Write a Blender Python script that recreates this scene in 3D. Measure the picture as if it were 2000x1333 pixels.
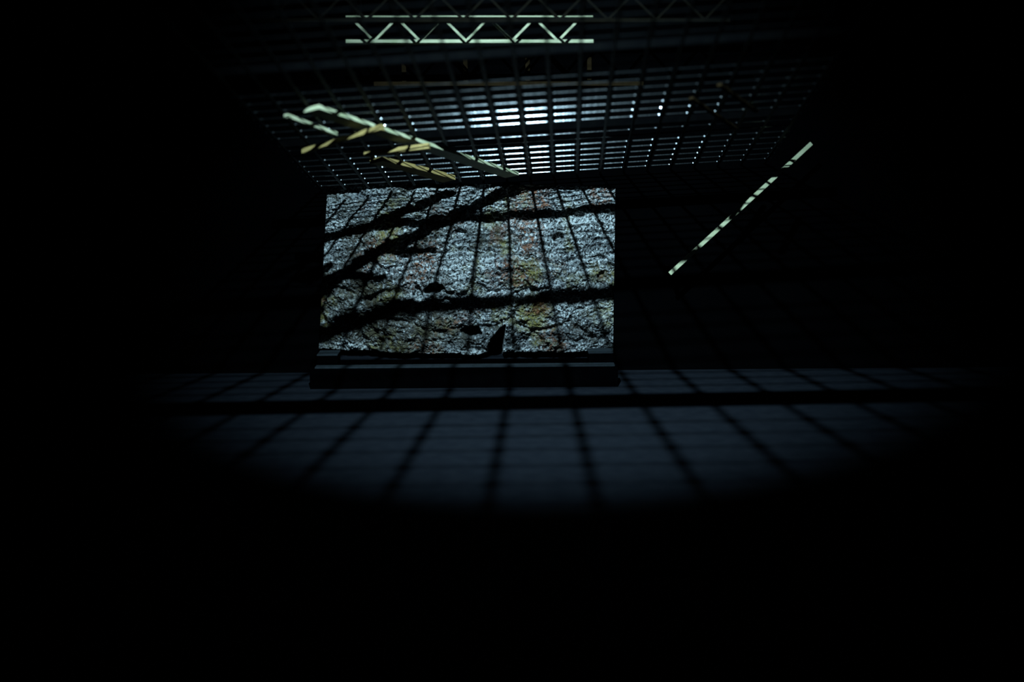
import bpy, math, random
import numpy as np
from mathutils import Vector, Matrix

random.seed(7)
for o in list(bpy.data.objects):
    bpy.data.objects.remove(o)
S = bpy.context.scene
COL = S.collection

# ------------------------------------------------------------------ camera
cam_d = bpy.data.cameras.new('camera')
cam_d.sensor_width = 36.0
cam_d.lens = 41.73
cam_d.clip_start = 0.05
cam_d.clip_end = 60
cam_d.dof.use_dof = True
cam_d.dof.focus_distance = 6.85
cam_d.dof.aperture_fstop = 0.58
cam_d.dof.aperture_blades = 0
cam = bpy.data.objects.new('camera', cam_d)
COL.objects.link(cam)
cr, cu, cf = (0.9999, -0.0027, -0.0138), (0.0141, 0.1908, 0.9815), (0.0, 0.9816, -0.1909)
cam.matrix_world = Matrix(((cr[0], cu[0], -cf[0], 0.0), (cr[1], cu[1], -cf[1], 0.0),
                           (cr[2], cu[2], -cf[2], 1.5), (0, 0, 0, 1)))
S.camera = cam

# ------------------------------------------------------------------ world, lamp light, exposure
w = bpy.data.worlds.new('world')
S.world = w
w.use_nodes = True
w.node_tree.nodes['Background'].inputs[0].default_value = (0.002, 0.003, 0.004, 1)
w.node_tree.nodes['Background'].inputs[1].default_value = 0.0

LAMP = Vector((-0.229, 2.529, 3.238))
LAMP_AIM = Vector((0.09, math.cos(math.radians(36)), -math.sin(math.radians(36))))
ld = bpy.data.lights.new('spot_beam', 'SPOT')
ld.energy = 2450
ld.color = (0.50, 0.82, 1.0)
ld.spot_size = math.radians(53)
ld.spot_blend = 1.0
ld.shadow_soft_size = 0.017
lo = bpy.data.objects.new('spot_beam', ld)
COL.objects.link(lo)
lo.location = LAMP
lo.rotation_euler = LAMP_AIM.to_track_quat('-Z', 'Y').to_euler()

S.view_settings.view_transform = 'Standard'
S.view_settings.look = 'None'
S.view_settings.exposure = 0.0
S.view_settings.gamma = 1.0
S.view_settings.use_curve_mapping = False


# ------------------------------------------------------------------ helpers
def tag(o, label=None, cat=None, group=None, kind=None):
    if label: o['label'] = label
    if cat: o['category'] = cat
    if group: o['group'] = group
    if kind: o['kind'] = kind
    return o


def empty(name, loc=(0, 0, 0)):
    o = bpy.data.objects.new(name, None)
    o.empty_display_size = 0.1
    o.location = loc
    COL.objects.link(o)
    return o


def place(name, me, parent=None, mat=None, loc=None):
    o = bpy.data.objects.new(name, me)
    if mat and not me.materials:
        me.materials.append(mat)
    COL.objects.link(o)
    if parent:
        o.parent = parent
    if loc is not None:
        o.location = loc
    return o


class MB:
    """collects boxes, bars and prisms into one mesh"""
    def __init__(self):
        self.v, self.f = [], []

    def poly(self, vs, fs):
        b = len(self.v)
        self.v += [tuple(p) for p in vs]
        self.f += [tuple(i + b for i in f) for f in fs]
        return self

    def box(self, lo_, hi, M=None):
        x0, y0, z0 = lo_
        x1, y1, z1 = hi
        vs = [Vector(p) for p in ((x0, y0, z0), (x1, y0, z0), (x1, y1, z0), (x0, y1, z0),
                                  (x0, y0, z1), (x1, y0, z1), (x1, y1, z1), (x0, y1, z1))]
        if M: vs = [M @ p for p in vs]
        return self.poly(vs, [(3, 2, 1, 0), (4, 5, 6, 7), (0, 1, 5, 4), (1, 2, 6, 5), (2, 3, 7, 6), (3, 0, 4, 7)])

    def bar(self, a, b, wv, hv, ww, hh, taper=1.0):
        """rectangular bar from a to b; wv, hv unit vectors of its section"""
        a, b, wv, hv = Vector(a), Vector(b), Vector(wv), Vector(hv)
        vs = []
        for p, s in ((a, 1.0), (b, taper)):
            for sw, sh in ((-1, -1), (1, -1), (1, 1), (-1, 1)):
                vs.append(p + wv * (ww / 2 * sw * s) + hv * (hh / 2 * sh * s))
        return self.poly(vs, [(0, 1, 2, 3), (7, 6, 5, 4), (0, 4, 5, 1), (1, 5, 6, 2), (2, 6, 7, 3), (3, 7, 4, 0)])

    def tube(self, a, b, r, n=12, r2=None):
        a, b = Vector(a), Vector(b)
        r2 = r if r2 is None else r2
        d = (b - a).normalized()
        u = d.orthogonal().normalized()
        v = d.cross(u)
        vs = []
        for p, rr in ((a, r), (b, r2)):
            for k in range(n):
                t = 2 * math.pi * k / n
                vs.append(p + u * (rr * math.cos(t)) + v * (rr * math.sin(t)))
        fs = [(k, (k + 1) % n, n + (k + 1) % n, n + k) for k in range(n)]
        fs += [tuple(reversed(range(n))), tuple(range(n, 2 * n))]
        return self.poly(vs, fs)

    def mesh(self, name, mat=None, bevel=0.0, smooth=False):
        me = bpy.data.meshes.new(name)
        me.from_pydata(self.v, [], self.f)
        if bevel > 0:
            import bmesh
            bm = bmesh.new()
            bm.from_mesh(me)
            bmesh.ops.recalc_face_normals(bm, faces=bm.faces)
            bmesh.ops.bevel(bm, geom=bm.edges[:], offset=bevel, segments=2, profile=0.6, affect='EDGES')
            bm.to_mesh(me)
            bm.free()
        else:
            import bmesh
            bm = bmesh.new()
            bm.from_mesh(me)
            bmesh.ops.recalc_face_normals(bm, faces=bm.faces)
            bm.to_mesh(me)
            bm.free()
        if mat: me.materials.append(mat)
        if smooth:
            me.polygons.foreach_set('use_smooth', [True] * len(me.polygons))
        me.update()
        return me

    def build(self, name, mat, parent=None, bevel=0.0, smooth=False):
        return place(name, self.mesh(name, mat, bevel, smooth), parent)


# ------------------------------------------------------------------ materials
def material(name, col, rough=0.8, spec=0.3, metal=0.0, noise=None, bump=None):
    """noise = (scale, second colour, low, high); bump = (scale, strength, distance)"""
    m = bpy.data.materials.new(name)
    m.use_nodes = True
    nt = m.node_tree
    b = nt.nodes['Principled BSDF']
    b.inputs['Base Color'].default_value = (*col, 1)
    b.inputs['Roughness'].default_value = rough
    b.inputs['Specular IOR Level'].default_value = spec
    b.inputs['Metallic'].default_value = metal
    tc = nt.nodes.new('ShaderNodeTexCoord')
    if noise:
        n = nt.nodes.new('ShaderNodeTexNoise')
        n.inputs['Scale'].default_value = noise[0]
        n.inputs['Detail'].default_value = 6
        nt.links.new(tc.outputs['Object'], n.inputs['Vector'])
        r = nt.nodes.new('ShaderNodeValToRGB')
        r.color_ramp.elements[0].position = noise[2]
        r.color_ramp.elements[1].position = noise[3]
        r.color_ramp.elements[0].color = (*col, 1)
        r.color_ramp.elements[1].color = (*noise[1], 1)
        nt.links.new(n.outputs['Fac'], r.inputs['Fac'])
        nt.links.new(r.outputs['Color'], b.inputs['Base Color'])
    if bump:
        n2 = nt.nodes.new('ShaderNodeTexNoise')
        n2.inputs['Scale'].default_value = bump[0]
        n2.inputs['Detail'].default_value = 3
        nt.links.new(tc.outputs['Object'], n2.inputs['Vector'])
        bp = nt.nodes.new('ShaderNodeBump')
        bp.inputs['Strength'].default_value = bump[1]
        bp.inputs['Distance'].default_value = bump[2]
        nt.links.new(n2.outputs['Fac'], bp.inputs['Height'])
        nt.links.new(bp.outputs['Normal'], b.inputs['Normal'])
    return m


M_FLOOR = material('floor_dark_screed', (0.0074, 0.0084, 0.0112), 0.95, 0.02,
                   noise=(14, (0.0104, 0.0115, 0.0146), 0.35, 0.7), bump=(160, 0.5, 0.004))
M_BLACK = material('wall_black_paint', (0.0004, 0.0004, 0.0005), 0.95, 0.0,
                   noise=(3, (0.0007, 0.0007, 0.0008), 0.3, 0.7))
M_GRATE = material('grating_black_gloss', (0.0010, 0.0011, 0.0012), 0.18, 0.34,
                   noise=(9, (0.0018, 0.0019, 0.002), 0.4, 0.7), bump=(70, 0.16, 0.003))
_b = M_GRATE.node_tree.nodes['Principled BSDF']
_b.inputs['Coat Weight'].default_value = 0.25
_b.inputs['Coat Roughness'].default_value = 0.10
M_GRATE_ROD = material('grating_black_dull', (0.0012, 0.0014, 0.0016), 0.42, 0.10,
                       noise=(9, (0.002, 0.0022, 0.0024), 0.4, 0.7), bump=(70, 0.16, 0.003))
M_TUBE = material('support_matt_black', (0.0006, 0.0006, 0.0007), 0.9, 0.01,
                  noise=(20, (0.0010, 0.0010, 0.0010), 0.4, 0.7))
M_PALE = material('pale_green_paint', (0.42, 0.40, 0.25), 0.6, 0.2,
                  noise=(16, (0.30, 0.31, 0.17), 0.42, 0.72), bump=(60, 0.15, 0.003))
M_TAN = material('tan_bare_wood', (0.30, 0.205, 0.072), 0.75, 0.15,
                 noise=(30, (0.21, 0.135, 0.045), 0.4, 0.7), bump=(90, 0.3, 0.003))
M_BROWN = material('dark_brown_paint', (0.0050, 0.0038, 0.0024), 0.9, 0.02,
                   noise=(20, (0.003, 0.0025, 0.0016), 0.4, 0.7))
M_TIMBER = material('dim_brown_timber', (0.014, 0.008, 0.003), 0.85, 0.03,
                    noise=(24, (0.009, 0.005, 0.002), 0.4, 0.7), bump=(60, 0.3, 0.004))
M_CURB = material('curb_black_steel', (0.0003, 0.0003, 0.0004), 0.9, 0.0,
                  noise=(12, (0.0005, 0.0005, 0.0006), 0.4, 0.7), bump=(80, 0.2, 0.003))
M_CURB_TOP = material('curb_lit_top', (0.014, 0.017, 0.02), 0.85, 0.1,  # paler copy: light on curb top and block caps put into colour
                      noise=(30, (0.010, 0.012, 0.013), 0.4, 0.7), bump=(120, 0.3, 0.003))


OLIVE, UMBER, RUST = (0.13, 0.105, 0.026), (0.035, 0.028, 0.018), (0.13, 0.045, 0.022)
STAINS_AND_SHADE = ((0.15, 0.335, 0.12, OLIVE, 0.9), (0.16, 0.37, 0.07, RUST, 0.9), (0.27, 0.215, 0.05, OLIVE, 0.8),
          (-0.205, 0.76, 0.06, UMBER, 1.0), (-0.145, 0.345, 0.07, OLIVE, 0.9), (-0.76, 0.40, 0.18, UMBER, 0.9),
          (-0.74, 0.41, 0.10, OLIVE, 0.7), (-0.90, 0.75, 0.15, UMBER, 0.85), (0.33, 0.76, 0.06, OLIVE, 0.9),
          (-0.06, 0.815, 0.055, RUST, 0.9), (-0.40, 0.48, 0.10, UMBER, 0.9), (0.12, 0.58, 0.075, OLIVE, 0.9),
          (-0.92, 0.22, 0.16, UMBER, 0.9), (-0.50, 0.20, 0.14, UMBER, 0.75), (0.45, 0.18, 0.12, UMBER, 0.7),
          (-0.70, 0.22, 0.24, UMBER, 0.85), (-0.98, 0.52, 0.20, UMBER, 0.85), (-0.42, 0.30, 0.14, UMBER, 0.8), (-0.30, 0.12, 0.14, UMBER, 0.7))  # umber entries low and left put the rock's light falloff into colour


def rock_material():
    m = bpy.data.materials.new('porous_tuff_rock')
    m.use_nodes = True
    nt = m.node_tree
    b = nt.nodes['Principled BSDF']
    b.inputs['Roughness'].default_value = 0.95
    b.inputs['Specular IOR Level'].default_value = 0.08
    tc = nt.nodes.new('ShaderNodeTexCoord')

    def nz(scale, det=5, off=0.0):
        mp = nt.nodes.new('ShaderNodeMapping')
        mp.inputs['Location'].default_value = (off, off * 0.7, off * 1.3)
        nt.links.new(tc.outputs['Object'], mp.inputs['Vector'])
        n = nt.nodes.new('ShaderNodeTexNoise')
        n.inputs['Scale'].default_value = scale
        n.inputs['Detail'].default_value = det
        nt.links.new(mp.outputs['Vector'], n.inputs['Vector'])
        return n.outputs['Fac']

    def ramp(src, p0, p1):
        r = nt.nodes.new('ShaderNodeMapRange')
        r.inputs['From Min'].default_value = p0
        r.inputs['From Max'].default_value = p1
        nt.links.new(src, r.inputs['Value'])
        return r.outputs['Result']

    def mix(fac, a, bcol):
        x = nt.nodes.new('ShaderNodeMix')
        x.data_type = 'RGBA'
        nt.links.new(fac, x.inputs['Factor'])
        if isinstance(a, tuple): x.inputs['A'].default_value = (*a, 1)
        else: nt.links.new(a, x.inputs['A'])
        if isinstance(bcol, tuple): x.inputs['B'].default_value = (*bcol, 1)
        else: nt.links.new(bcol, x.inputs['B'])
        return x.outputs['Result']

    base = mix(ramp(nz(5, 6, 1.0), 0.35, 0.65), (0.36, 0.36, 0.35), (0.12, 0.125, 0.13))
    base = mix(ramp(nz(60, 4, 2.0), 0.50, 0.72), base, (0.70, 0.69, 0.67))
    base = mix(ramp(nz(75, 4, 3.0), 0.47, 0.60), base, (0.016, 0.015, 0.017))
    gd = nt.nodes.new('ShaderNodeMath'); gd.operation = 'MULTIPLY'
    nt.links.new(ramp(nz(4.2, 4, 23.0), 0.50, 0.66), gd.inputs[0])
    nt.links.new(ramp(nz(33, 4, 9.0), 0.30, 0.62), gd.inputs[1])
    base = mix(gd.outputs[0], base, (0.035, 0.032, 0.022))
    # olive growth and rusty stains in patches
    g1 = nt.nodes.new('ShaderNodeMath'); g1.operation = 'MULTIPLY'
    nt.links.new(ramp(nz(3.3, 3, 7.3), 0.50, 0.64), g1.inputs[0])
    nt.links.new(ramp(nz(26, 4, 4.0), 0.38, 0.60), g1.inputs[1])
    base = mix(g1.outputs[0], base, (0.17, 0.14, 0.050))
    g2 = nt.nodes.new('ShaderNodeMath'); g2.operation = 'MULTIPLY'
    nt.links.new(ramp(nz(3.0, 3, 11.9), 0.54, 0.66), g2.inputs[0])
    nt.links.new(ramp(nz(45, 4, 5.0), 0.46, 0.62), g2.inputs[1])
    base = mix(g2.outputs[0], base, (0.16, 0.065, 0.035))
    # single stains, and umber patches painting the lower-left light falloff: (x, z, radius, colour)
    for sx, sz, sr, sc, st in STAINS_AND_SHADE:
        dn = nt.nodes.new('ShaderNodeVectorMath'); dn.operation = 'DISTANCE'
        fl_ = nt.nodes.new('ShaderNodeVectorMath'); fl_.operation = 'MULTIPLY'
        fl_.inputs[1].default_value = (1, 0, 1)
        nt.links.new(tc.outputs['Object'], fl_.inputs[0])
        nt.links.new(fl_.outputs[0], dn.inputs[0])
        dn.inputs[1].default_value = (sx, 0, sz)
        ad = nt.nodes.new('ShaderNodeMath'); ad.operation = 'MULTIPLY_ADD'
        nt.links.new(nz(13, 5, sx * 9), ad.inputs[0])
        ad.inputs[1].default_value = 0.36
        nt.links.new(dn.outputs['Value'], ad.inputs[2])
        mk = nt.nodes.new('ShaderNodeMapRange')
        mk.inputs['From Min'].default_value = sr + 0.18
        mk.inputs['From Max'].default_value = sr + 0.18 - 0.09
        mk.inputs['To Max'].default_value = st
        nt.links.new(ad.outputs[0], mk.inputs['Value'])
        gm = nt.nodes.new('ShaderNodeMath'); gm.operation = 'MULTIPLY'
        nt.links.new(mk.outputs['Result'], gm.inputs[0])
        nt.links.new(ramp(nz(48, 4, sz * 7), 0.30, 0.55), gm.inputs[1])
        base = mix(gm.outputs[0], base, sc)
    nt.links.new(base, b.inputs['Base Color'])
    bp = nt.nodes.new('ShaderNodeBump')
    bp.inputs['Strength'].default_value = 0.9
    bp.inputs['Distance'].default_value = 0.006
    nt.links.new(nz(150, 4, 6.0), bp.inputs['Height'])
    nt.links.new(bp.outputs['Normal'], b.inputs['Normal'])
    return m


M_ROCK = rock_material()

# ------------------------------------------------------------------ room shell
# the far wall is turned 1.6 degrees: points on its face satisfy NX*x + NY*y = WALL
NX, NY, WALL = 0.0276, 0.9996, 6.79
def wy(x, d=0.0):
    return (WALL + d - NX * x) / NY

X0, X1, YB, ZT = -3.4, 3.4, -1.6, 4.4
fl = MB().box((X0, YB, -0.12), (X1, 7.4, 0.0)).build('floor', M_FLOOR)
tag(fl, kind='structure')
tag(MB().box((X0, YB, ZT), (X1, 7.4, ZT + 0.12)).build('ceiling', M_BLACK), kind='structure')
tag(MB().box((X0 - 0.12, YB, 0), (X0, 7.4, ZT)).build('wall_left', M_BLACK), kind='structure')
tag(MB().box((X1, YB, 0), (X1 + 0.12, 7.4, ZT)).build('wall_right', M_BLACK), kind='structure')
tag(MB().box((X0, YB - 0.12, 0), (X1, YB, ZT)).build('wall_rear', M_BLACK), kind='structure')

# far wall with a rectangular opening (a thin black facing in front of the rock)
OP = [(-1.150, 0.0), (0.588, 0.0), (0.600, 1.068), (-1.040, 1.118)]     # opening corners (x, z)
OUT = [(X0, 0.0), (X1, 0.0), (X1, ZT), (X0, ZT)]
vs, T = [], 0.012
for d in (0.0, T):
    for x, z in OUT + OP:
        vs.append((x, wy(x, d), z))
fs = []
for a in range(4):
    b_ = (a + 1) % 4
    if a == 0:
        continue                       # the opening runs down to the floor
    fs += [(a, b_, 4 + b_, 4 + a), (8 + a, 8 + 4 + a, 8 + 4 + b_, 8 + b_), (4 + a, 4 + b_, 12 + b_, 12 + a)]
wb = MB().poly(vs, fs).build('wall_back', M_BLACK)
tag(wb, kind='structure')


# ------------------------------------------------------------------ rock face behind the opening
def hash2(ix, iy, seed):
    h = (ix.astype(np.int64) * 374761393 + iy.astype(np.int64) * 668265263 + seed * 1442695041) & 0xffffffff
    h = ((h ^ (h >> 13)) * 1274126177) & 0xffffffff
    h = (h ^ (h >> 16)) & 0xffffffff
    return h / 4294967295.0


def vnoise(x, y, seed):
    ix, iy = np.floor(x), np.floor(y)
    fx, fy = x - ix, y - iy
    ux, uy = fx * fx * (3 - 2 * fx), fy * fy * (3 - 2 * fy)
    a, b = hash2(ix, iy, seed), hash2(ix + 1, iy, seed)
    c, d = hash2(ix, iy + 1, seed), hash2(ix + 1, iy + 1, seed)
    return (a * (1 - ux) + b * ux) * (1 - uy) + (c * (1 - ux) + d * ux) * uy


def fbm(x, y, seed, octv=4, gain=0.5):
    s, a, t = 0, 1.0, 0
    for k in range(octv):
        s = s + a * vnoise(x * 2 ** k + 13.7 * k, y * 2 ** k - 7.1 * k, seed + k)
        t += a
        a *= gain
    return s / t


def worley(x, y, seed):
    ix, iy = np.floor(x), np.floor(y)
    f1 = np.full(x.shape, 9.0)
    f2 = np.full(x.shape, 9.0)
    cid = np.zeros(x.shape)
    for dx in (-1, 0, 1):
        for dy in (-1, 0, 1):
            jx, jy = ix + dx, iy + dy
            px = jx + 0.1 + 0.8 * hash2(jx, jy, seed)
            py = jy + 0.1 + 0.8 * hash2(jx, jy, seed + 5)
            d = np.hypot(x - px, y - py)
            near = d < f1
            f2 = np.where(near, f1, np.minimum(f2, d))
            cid = np.where(near, hash2(jx, jy, seed + 9), cid)
            f1 = np.where(near, d, f1)
    return f1, f2, cid


def build_rock():
    ux0, ux1, uz0, uz1, st = -1.32, 0.74, -0.02, 1.24, 0.0031
    nu, nv = int((ux1 - ux0) / st), int((uz1 - uz0) / st)
    U, Z = np.meshgrid(np.linspace(ux0, ux1, nu), np.linspace(uz0, uz1, nv))
    wx = U + 0.05 * (fbm(U * 7, Z * 7, 3, 3) - 0.5) * 2
    wz = Z + 0.05 * (fbm(U * 7, Z * 7, 23, 3) - 0.5) * 2
    f1, f2, cid = worley(wx * 3.4, wz * 4.6, 41)             # boulders bedded together
    seam = np.clip((f2 - f1) / 0.22, 0, 1)
    seam = seam * seam * (3 - 2 * seam)
    h = 0.055 * (fbm(U * 2.2, Z * 2.2, 51, 3) - 0.5)
    h += 0.030 * (cid - 0.5) * seam + 0.026 * (seam - 1)
    h += 0.095 * (fbm(U * 8, Z * 8, 61, 4, 0.55) - 0.5)
    g = fbm(U * 36, Z * 36, 71, 3, 0.6)
    h += 0.034 * (g - 0.5)
    p1, _, pc = worley(wx * 42, wz * 42, 81)                 # pores
    pm = np.clip(fbm(U * 11, Z * 11, 85, 3) * 2.6 - 0.65, 0.15, 1)
    h -= 0.026 * np.clip(1 - p1 / 0.55, 0, 1) * (pc > 0.35) * pm
    p2, _, pc2 = worley(U * 105, Z * 105, 91)
    h -= 0.009 * np.clip(1 - p2 / 0.6, 0, 1) * (pc2 > 0.3)
    h += 0.004 * (hash2(np.floor(U * 300), np.floor(Z * 300), 7) - 0.5)
    h -= 0.27 * np.clip((0.58 - Z) / 0.58, 0, 1) ** 1.4 + 0.17 * np.clip((-0.40 - U) / 0.75, 0, 1) ** 1.5
    # hollows
    def hollow(cx, cz, rx, rz, depth, p=2.0, ang=0.0):
        nonlocal h
        c, s = math.cos(ang), math.sin(ang)
        a = ((U - cx) * c + (Z - cz) * s) / rx
        b = (-(U - cx) * s + (Z - cz) * c) / rz
        r = (np.abs(a) ** p + np.abs(b) ** p) ** (1 / p) + 1.3 * (fbm(U * 24, Z * 24, 99, 3) - 0.5)
        t = np.clip((1.12 - r) / 0.24, 0, 1)
        h -= depth * t * t * (3 - 2 * t)
    hollow(-0.245, 0.195, 0.055, 0.034, 0.22)
    hollow(-0.455, 0.475, 0.060, 0.034, 0.15, 2, 0.3)
    hollow(-0.55, 0.445, 0.03, 0.05, 0.05)
    hollow(-0.39, 0.395, 0.05, 0.022, 0.05)
    hollow(0.285, 0.775, 0.03, 0.03, 0.06, 2, 0.6)
    hollow(-0.30, 0.80, 0.045, 0.022, 0.04, 2, 0.4)
    hollow(0.40, 0.905, 0.022, 0.015, 0.03)
    hollow(0.52, 0.545, 0.022, 0.03, 0.04)
    hollow(0.10, 0.445, 0.10, 0.03, 0.03)
    # wedge shaped cavity with a straight right side at the foot of the rock
    xr = -0.045 + 0.012 * (Z - 0.15) / 0.1
    xl = -0.155 + np.clip((Z - 0.10) / 0.13, 0, 1.2) * 0.085 + 0.03 * (fbm(U * 25, Z * 25, 33, 3) - 0.5)
    zt = 0.245 + 0.02 * (fbm(U * 30, Z * 30, 34, 2) - 0.5) + 0.12 * (U + 0.06)
    d = np.minimum(np.minimum(xr - U, U - xl), zt - Z)
    h -= 0.42 * np.clip(d / 0.010, 0, 1)
    # ragged foot of the rock: undercut below the lowest ledge
    foot = 0.052 + 0.030 * (fbm(U * 10, Z * 0 + 2, 15, 3) - 0.5)
    h -= 0.14 * np.clip((foot - Z) / 0.03, 0, 1)
    h = np.minimum(h, 0.030)
    Y = (WALL + 0.036 - h - NX * U) / NY
    co = np.stack([U, Y, Z], -1).reshape(-1, 3).astype(np.float32)
    idx = np.arange(nu * nv).reshape(nv, nu)
    q = np.stack([idx[:-1, :-1], idx[:-1, 1:], idx[1:, 1:], idx[1:, :-1]], -1).reshape(-1, 4).astype(np.int32)
    me = bpy.data.meshes.new('rock_face')
    me.vertices.add(len(co))
    me.vertices.foreach_set('co', co.ravel())
    me.loops.add(q.size)
    me.loops.foreach_set('vertex_index', q.ravel())
    me.polygons.add(len(q))
    me.polygons.foreach_set('loop_start', np.arange(0, q.size, 4, dtype=np.int32))
    me.polygons.foreach_set('loop_total', np.full(len(q), 4, dtype=np.int32))
    me.polygons.foreach_set('use_smooth', np.ones(len(q), dtype=bool))
    me.update(calc_edges=True)
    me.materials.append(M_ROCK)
    return me


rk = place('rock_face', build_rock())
tag(rk, 'rough porous grey rock face with olive and rusty stains filling the wall opening', 'rock')

# ------------------------------------------------------------------ sloping bar grating overhead
G = Vector((0.3358, 5.8354, 1.4205))
D1 = Vector((0.0451, 0.9569, -0.2869)).normalized()
D2 = Vector((0.9983, -0.0324, 0.0489)).normalized()
NN = D2.cross(D1).normalized()
D2 = D1.cross(NN).normalized()
PW, PC = 0.1321, 0.1101                                     # long bar and cross bar spacing
I0, I1, J0, J1 = -11, 8, -30, 8
FR = Matrix(((D2.x, D1.x, NN.x, G.x), (D2.y, D1.y, NN.y, G.y), (D2.z, D1.z, NN.z, G.z), (0, 0, 0, 1)))
gr = empty('bar_grating', (0, 0, 0))
gr.matrix_world = FR
tag(gr, 'glossy black metal bar grating sloping down to the top of the wall opening', 'grating')
LB_W, BAR_H, CB_T, FIL = 0.0135, 0.0053, 0.0032, 0.011


def long_bar_mesh():
    mb = MB()
    mb.box((-LB_W / 2, J0 * PC - 0.05, -BAR_H / 2 - 0.002), (LB_W / 2, 8.97 * PC, BAR_H / 2 - 0.001))
    return mb.mesh('long_bar', M_GRATE_ROD, bevel=0.0025, smooth=False)


def cross_bar_mesh():
    """one flat bar across the whole grating, with rounded webs where it meets the long bars"""
    xs0, xs1 = I0 * PW - 0.02, I1 * PW + 0.02
    prof = [(xs0, CB_T / 2)]
    NS = 5
    for i in range(I0, I1 + 1):
        c = i * PW
        h0 = LB_W / 2
        for k in range(NS + 1):
            t = (math.pi / 2) * k / NS
            prof.append((c - h0 - FIL + FIL * math.sin(t), CB_T / 2 + FIL - FIL * math.cos(t)))
        for k in range(NS + 1):
            t = (math.pi / 2) * (1 - k / NS)
            prof.append((c + h0 + FIL - FIL * math.sin(t), CB_T / 2 + FIL - FIL * math.cos(t)))
    prof.append((xs1, CB_T / 2))
    mb = MB()
    n = len(prof)
    vs = []
    z0, z1 = -BAR_H / 2, BAR_H / 2
    for sy in (-1, 1):
        for z in (z0, z1):
            for x, y in prof:
                vs.append((x, sy * y, z))
    A, B, C_, D_ = 0, n, 2 * n, 3 * n      # front-low, front-high, back-low, back-high
    fs = []
    for k in range(n - 1):
        fs += [(A + k, A + k + 1, B + k + 1, B + k), (C_ + k + 1, C_ + k, D_ + k, D_ + k + 1),
               (A + k + 1, A + k, C_ + k, C_ + k + 1), (B + k, B + k + 1, D_ + k + 1, D_ + k)]
    fs += [(A, B, D_, C_), (A + n - 1, C_ + n - 1, D_ + n - 1, B + n - 1)]
    mb.poly(vs, fs)
    return mb.mesh('cross_bar', M_GRATE)


lbm, cbm = long_bar_mesh(), cross_bar_mesh()
for i in range(I0, I1 + 1):
    place('long_bar', lbm, gr, loc=(i * PW, 0, 0))
BEAMS = (-30, -20, -10, 0)
for j in range(J0, J1 + 1):
    if j in BEAMS:
        continue
    c = place('cross_bar', cbm, gr, loc=(0, j * PC, 0))
    # the bars of the nearer panels lean a little more than those next to the wall
    c.rotation_euler.x = math.radians(1.8 * max(0.0, -0.7 - j))
tm = MB().box((I0 * PW - 0.03, -0.012, -0.020), (I1 * PW + 0.03, 0.012, 0.016)).mesh('support_beam', M_TUBE, bevel=0.004)
tw = MB().box((I0 * PW - 0.03, -0.022, -0.034), (I1 * PW + 0.03, 0.022, 0.030)).mesh('support_beam', M_TUBE, bevel=0.004)
for j in BEAMS:
    sb = place('support_beam', tw if j <= -20 else tm, gr, loc=(0, (j + 0.7) * PC, 0.027))
    sb['label'] = 'thicker matt black support beam across the grating'


# ------------------------------------------------------------------ battens under the grating
def batten(name, a, b, ww, hh, mat, label, cat, group=None, warp=0.0, drop=0.0):
    a, b = Vector(a), Vector(b)
    if drop:
        a = a - NN * drop; b = b - NN * drop
    d = (b - a).normalized()
    wv = d.cross(NN).normalized()
    hv = wv.cross(d).normalized()
    c = (a + b) / 2
    mb = MB()
    n = 10
    vs, fs = [], []
    for k in range(n + 1):
        t = k / n
        p = a.lerp(b, t) - c + hv * (warp * math.sin(math.pi * t)) + wv * (0.4 * warp * math.sin(2.3 * t))
        s = 1 + 0.05 * math.sin(5 * t + ww * 90)
        for sw, sh in ((-1, -1), (1, -1), (1, 1), (-1, 1)):
            vs.append(p + wv * (ww / 2 * sw * s) + hv * (hh / 2 * sh * s))
    for k in range(n):
        for m in range(4):
            fs.append((4 * k + m, 4 * k + (m + 1) % 4, 4 * k + 4 + (m + 1) % 4, 4 * k + 4 + m))
    fs += [(0, 1, 2, 3), (4 * n + 3, 4 * n + 2, 4 * n + 1, 4 * n)]
    mb.poly(vs, fs)
    o = mb.build(name, mat)
    o.location = c
    tag(o, label, cat, group)
    return o


BG = 'battens under the grating'
batten('batten', (0.013, 6.672, 1.1461), (-0.860, 5.2735, 1.5201), 0.085, 0.018, M_PALE,
       'long pale painted batten slanting under the grating towards the opening', 'batten', BG)
batten('batten', (-0.3386, 6.6753, 1.1281), (-0.6863, 6.1876, 1.2574), 0.085, 0.024, M_TAN,
       'short tan wooden batten whose square end hangs just above the rock', 'batten', BG, warp=0.006)
batten('batten', (-0.572, 5.464, 1.471), (-0.990, 5.782, 1.3585), 0.022, 0.022, M_TAN,
       'tan batten crossing over the upper end of the long pale one', 'batten', BG, drop=0.040)
batten('batten', (-0.386, 5.810, 1.374), (-0.709, 5.890, 1.337), 0.022, 0.026, M_TAN,
       'tan batten lying nearly level under the thick support beam', 'batten', BG, drop=0.040)
batten('batten', (-0.815, 5.663, 1.402), (-0.985, 5.345, 1.490), 0.022, 0.016, M_PALE,
       'leftmost pale green batten near the dark edge of the grating', 'batten', BG)
batten('batten', (0.8155, 5.408, 1.542), (1.110, 5.915, 1.400), 0.02, 0.012, M_TIMBER,  # dark colour stands in for weak light at the beam's edge
       'batten darkened for weak light under the right part of the grating', 'batten', BG)
batten('batten', (0.910, 5.237, 1.5975), (1.160, 5.66, 1.480), 0.02, 0.014, M_TIMBER,  # weak light painted in here too, by the dark timber
       'batten darkened for weak light at the far right edge of the grating', 'batten', BG)

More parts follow.
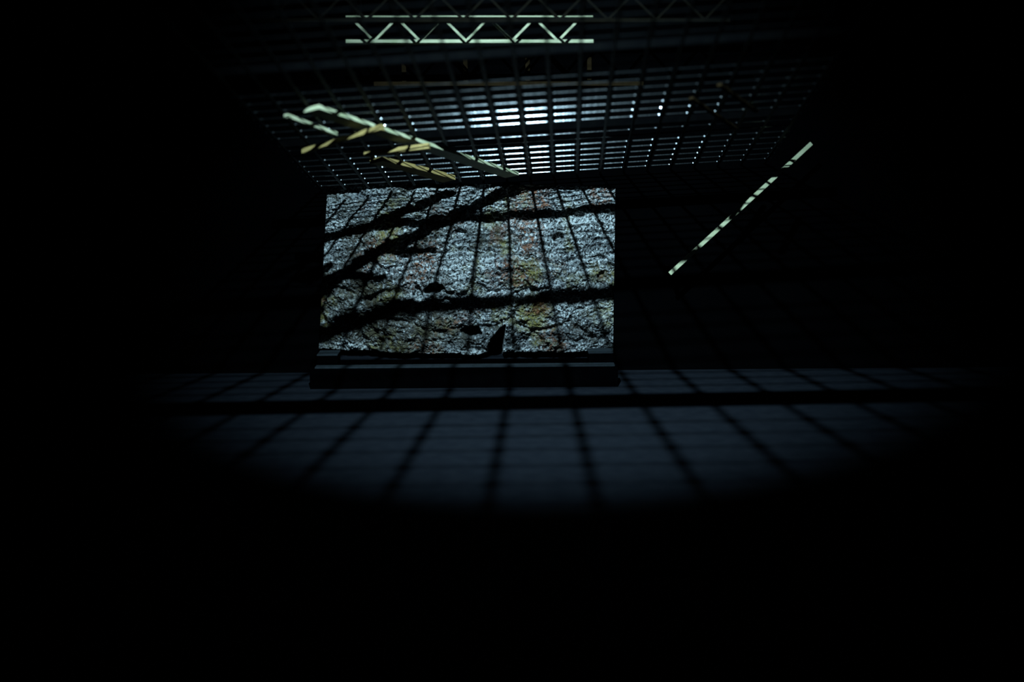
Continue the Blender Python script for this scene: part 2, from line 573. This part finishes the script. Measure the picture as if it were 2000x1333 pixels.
# ------------------------------------------------------------------ diagonal brace on the right
br = empty('diagonal_brace', (0.874, 6.4875, 0.604))
tag(br, 'narrow pale green diagonal brace striped with bar shadows in front of the black wall', 'brace')
bv = Vector((1.6312 - 0.8739, 0, 1.3031 - 0.6039))
bd = bv.normalized()
mb = MB().bar((0, 0, 0), bv, (0, 1, 0), bd.cross(Vector((0, 1, 0))), 0.012, 0.021)
mb.build('strut', M_PALE, br, bevel=0.0015)
o = MB().bar((0.012, 0.006, 0.011), (0.012, 0.278, 0.011), (1, 0, 0), (0, 0, 1), 0.016, 0.016).build('wall_bracket', M_TUBE, br)
o['label'] = 'matt black bracket arm fixing the brace to the wall'

# ------------------------------------------------------------------ curb in front of the rock
cb = empty('steel_curb', (0.58, 6.352, 0.0))
tag(cb, 'low black steel curb on the floor in front of the rock opening', 'curb')
cl = -1.70
def curb_pt(x, d, z):
    return (x, 6.352 - 0.092 * x * 0.3 + 0.0 + d, z)
def curb_box(xa, xb, da, db, za, zb):
    mb = MB()
    vs = []
    for z in (za, zb):
        for x, d in ((xa, da), (xb, da), (xb, db), (xa, db)):
            vs.append((x, -NX * x / NY + d, z))
    return mb.poly(vs, [(3, 2, 1, 0), (4, 5, 6, 7), (0, 1, 5, 4), (1, 2, 6, 5), (2, 3, 7, 6), (3, 0, 4, 7)])
curb_box(cl, 0.0, 0.0, 0.012, 0.0, 0.114).build('front_plate', M_CURB, cb, bevel=0.002)
curb_box(cl, 0.0, 0.012, 0.085, 0.0, 0.110).build('body', M_CURB, cb)
curb_box(cl, 0.0, 0.085, 0.640, 0.0, 0.030).build('trough_shade', M_CURB, cb)  # black sheet painting the shaded gap between curb and rock
curb_box(cl + 0.03, -0.018, 0.0, 0.065, 0.115, 0.123).build('top_plate', M_CURB_TOP, cb, bevel=0.002)

for x0, x1, lab in ((0.425, 0.560, 'small black block standing on the right end of the curb'),
                    (-1.090, -0.978, 'small black block standing on the left end of the curb')):
    e = empty('end_block', ((x0 + x1) / 2, 6.50 - NX * (x0 + x1) / 2, 0.031))
    tag(e, lab, 'block', 'blocks on the curb ends')
    hw = (x1 - x0) / 2
    MB().box((-hw, -0.03, 0), (hw, 0.09, 0.136)).build('body', M_CURB, e, bevel=0.004)
    MB().box((-hw - 0.002, -0.032, 0.136), (hw + 0.002, 0.092, 0.143)).build('cap', M_CURB_TOP, e, bevel=0.002)


# ------------------------------------------------------------------ lattice girders above the grating
def girder(name, base, mat, label, pitch, hgt, x_apex, x0, x1, chord, diag):
    g = empty(name, base)
    tag(g, label, 'girder', 'lattice girders above the grating')
    up = Vector((0, NN.y, NN.z)).normalized()
    out = Vector((0, D1.y, D1.z)).normalized()
    sl = -0.0135                                           # the girder hangs slightly out of level
    def P(x, u):
        return Vector((x, 0, sl * x)) + up * u
    MB().bar(P(x0, 0), P(x1, 0), out, up, 0.022, chord).build('bottom_chord', mat, g, bevel=0.002)
    MB().bar(P(x0, hgt), P(x1, hgt), out, up, 0.030, chord * 1.25).build('top_chord', mat, g, bevel=0.002)
    k0 = int((x0 - x_apex) / pitch)
    x = x_apex + k0 * pitch
    while x < x1 - pitch * 0.5:
        for s in (-1, 1):
            a, b = P(x, 0.004), P(x + s * pitch * 0.47, hgt - 0.004)
            if x0 < x < x1 and x0 < b.x < x1:
                d = (b - a).normalized()
                MB().bar(a, b, out, out.cross(d).normalized(), 0.012, 0.0125).build('diagonal', mat, g)
        x += pitch
    for x in (x0 + 0.08, x1 - 0.08):
        MB().tube(P(x, hgt), (x, 0, ZT - base[2]), 0.006).build('hanger_rod', M_TUBE, g)
    return g


girder('lattice_girder', (0.0, 6.35, 1.849), M_PALE, 'pale green lattice girder with zigzag diagonals at the top', 0.2385, 0.124,
       0.022, -0.84, 0.445, 0.021, 0.010)
girder('lattice_girder', (0.0, 6.06, 1.935), M_BROWN, 'dark brown lattice girder in front of the pale one', 0.2385, 0.124,
       0.02, -1.25, 1.1, 0.020, 0.010)

# ------------------------------------------------------------------ timber rail on the wall above the opening
tr = empty('timber_rail', (0.0, wy(0.0) - 0.025, 1.648))
tag(tr, 'dim brown timber rail with uprights fixed to the wall above the grating', 'rail')
MB().bar((-0.75, 0.02, 0.008), (0.75, -0.02, -0.012), (0, 1, 0), (0, 0, 1), 0.04, 0.024).build('rail', M_TIMBER, tr, bevel=0.002)
for x in (-0.58, -0.237, 0.108, 0.45):
    MB().bar((x, -NX * x, 0.012), (x, -NX * x, 0.135), (1, 0, 0), (0, 1, 0), 0.024, 0.03).build('upright', M_TIMBER, tr)

# ------------------------------------------------------------------ the spotlight itself (hangs above the frame)
sp = empty('spotlight', LAMP)
tag(sp, 'black can spotlight hanging from the ceiling above the grating', 'spotlight')
ax = LAMP_AIM.normalized()
def rev(p0, rads, closed=True):
    mb = MB()
    n = 24
    u = ax.orthogonal().normalized(); v_ = ax.cross(u)
    vs, fs = [], []
    for t, r in rads:
        for k in range(n):
            a = 2 * math.pi * k / n
            vs.append(ax * t + u * (r * math.cos(a)) + v_ * (r * math.sin(a)))
    for m in range(len(rads) - 1):
        for k in range(n):
            fs.append((m * n + k, m * n + (k + 1) % n, (m + 1) * n + (k + 1) % n, (m + 1) * n + k))
    fs.append(tuple(range(n)))
    return mb.poly(vs, fs)
rev(None, [(-0.26, 0.05), (-0.24, 0.075), (-0.03, 0.08), (0.02, 0.085), (0.02, 0.075), (-0.02, 0.07)]).build('housing', M_TUBE, sp, smooth=True)
for s in (-1, 1):
    MB().bar((s * 0.09, -0.09, 0.05), (s * 0.09, -0.09, 0.30), (1, 0, 0), (0, 1, 0), 0.008, 0.03).build('yoke_arm', M_TUBE, sp)
MB().bar((-0.09, -0.09, 0.30), (0.09, -0.09, 0.30), (0, 1, 0), (0, 0, 1), 0.03, 0.008).build('yoke_bridge', M_TUBE, sp)
MB().tube((0, -0.09, 0.30), (0, -0.09, ZT - LAMP.z), 0.012).build('drop_pipe', M_TUBE, sp)
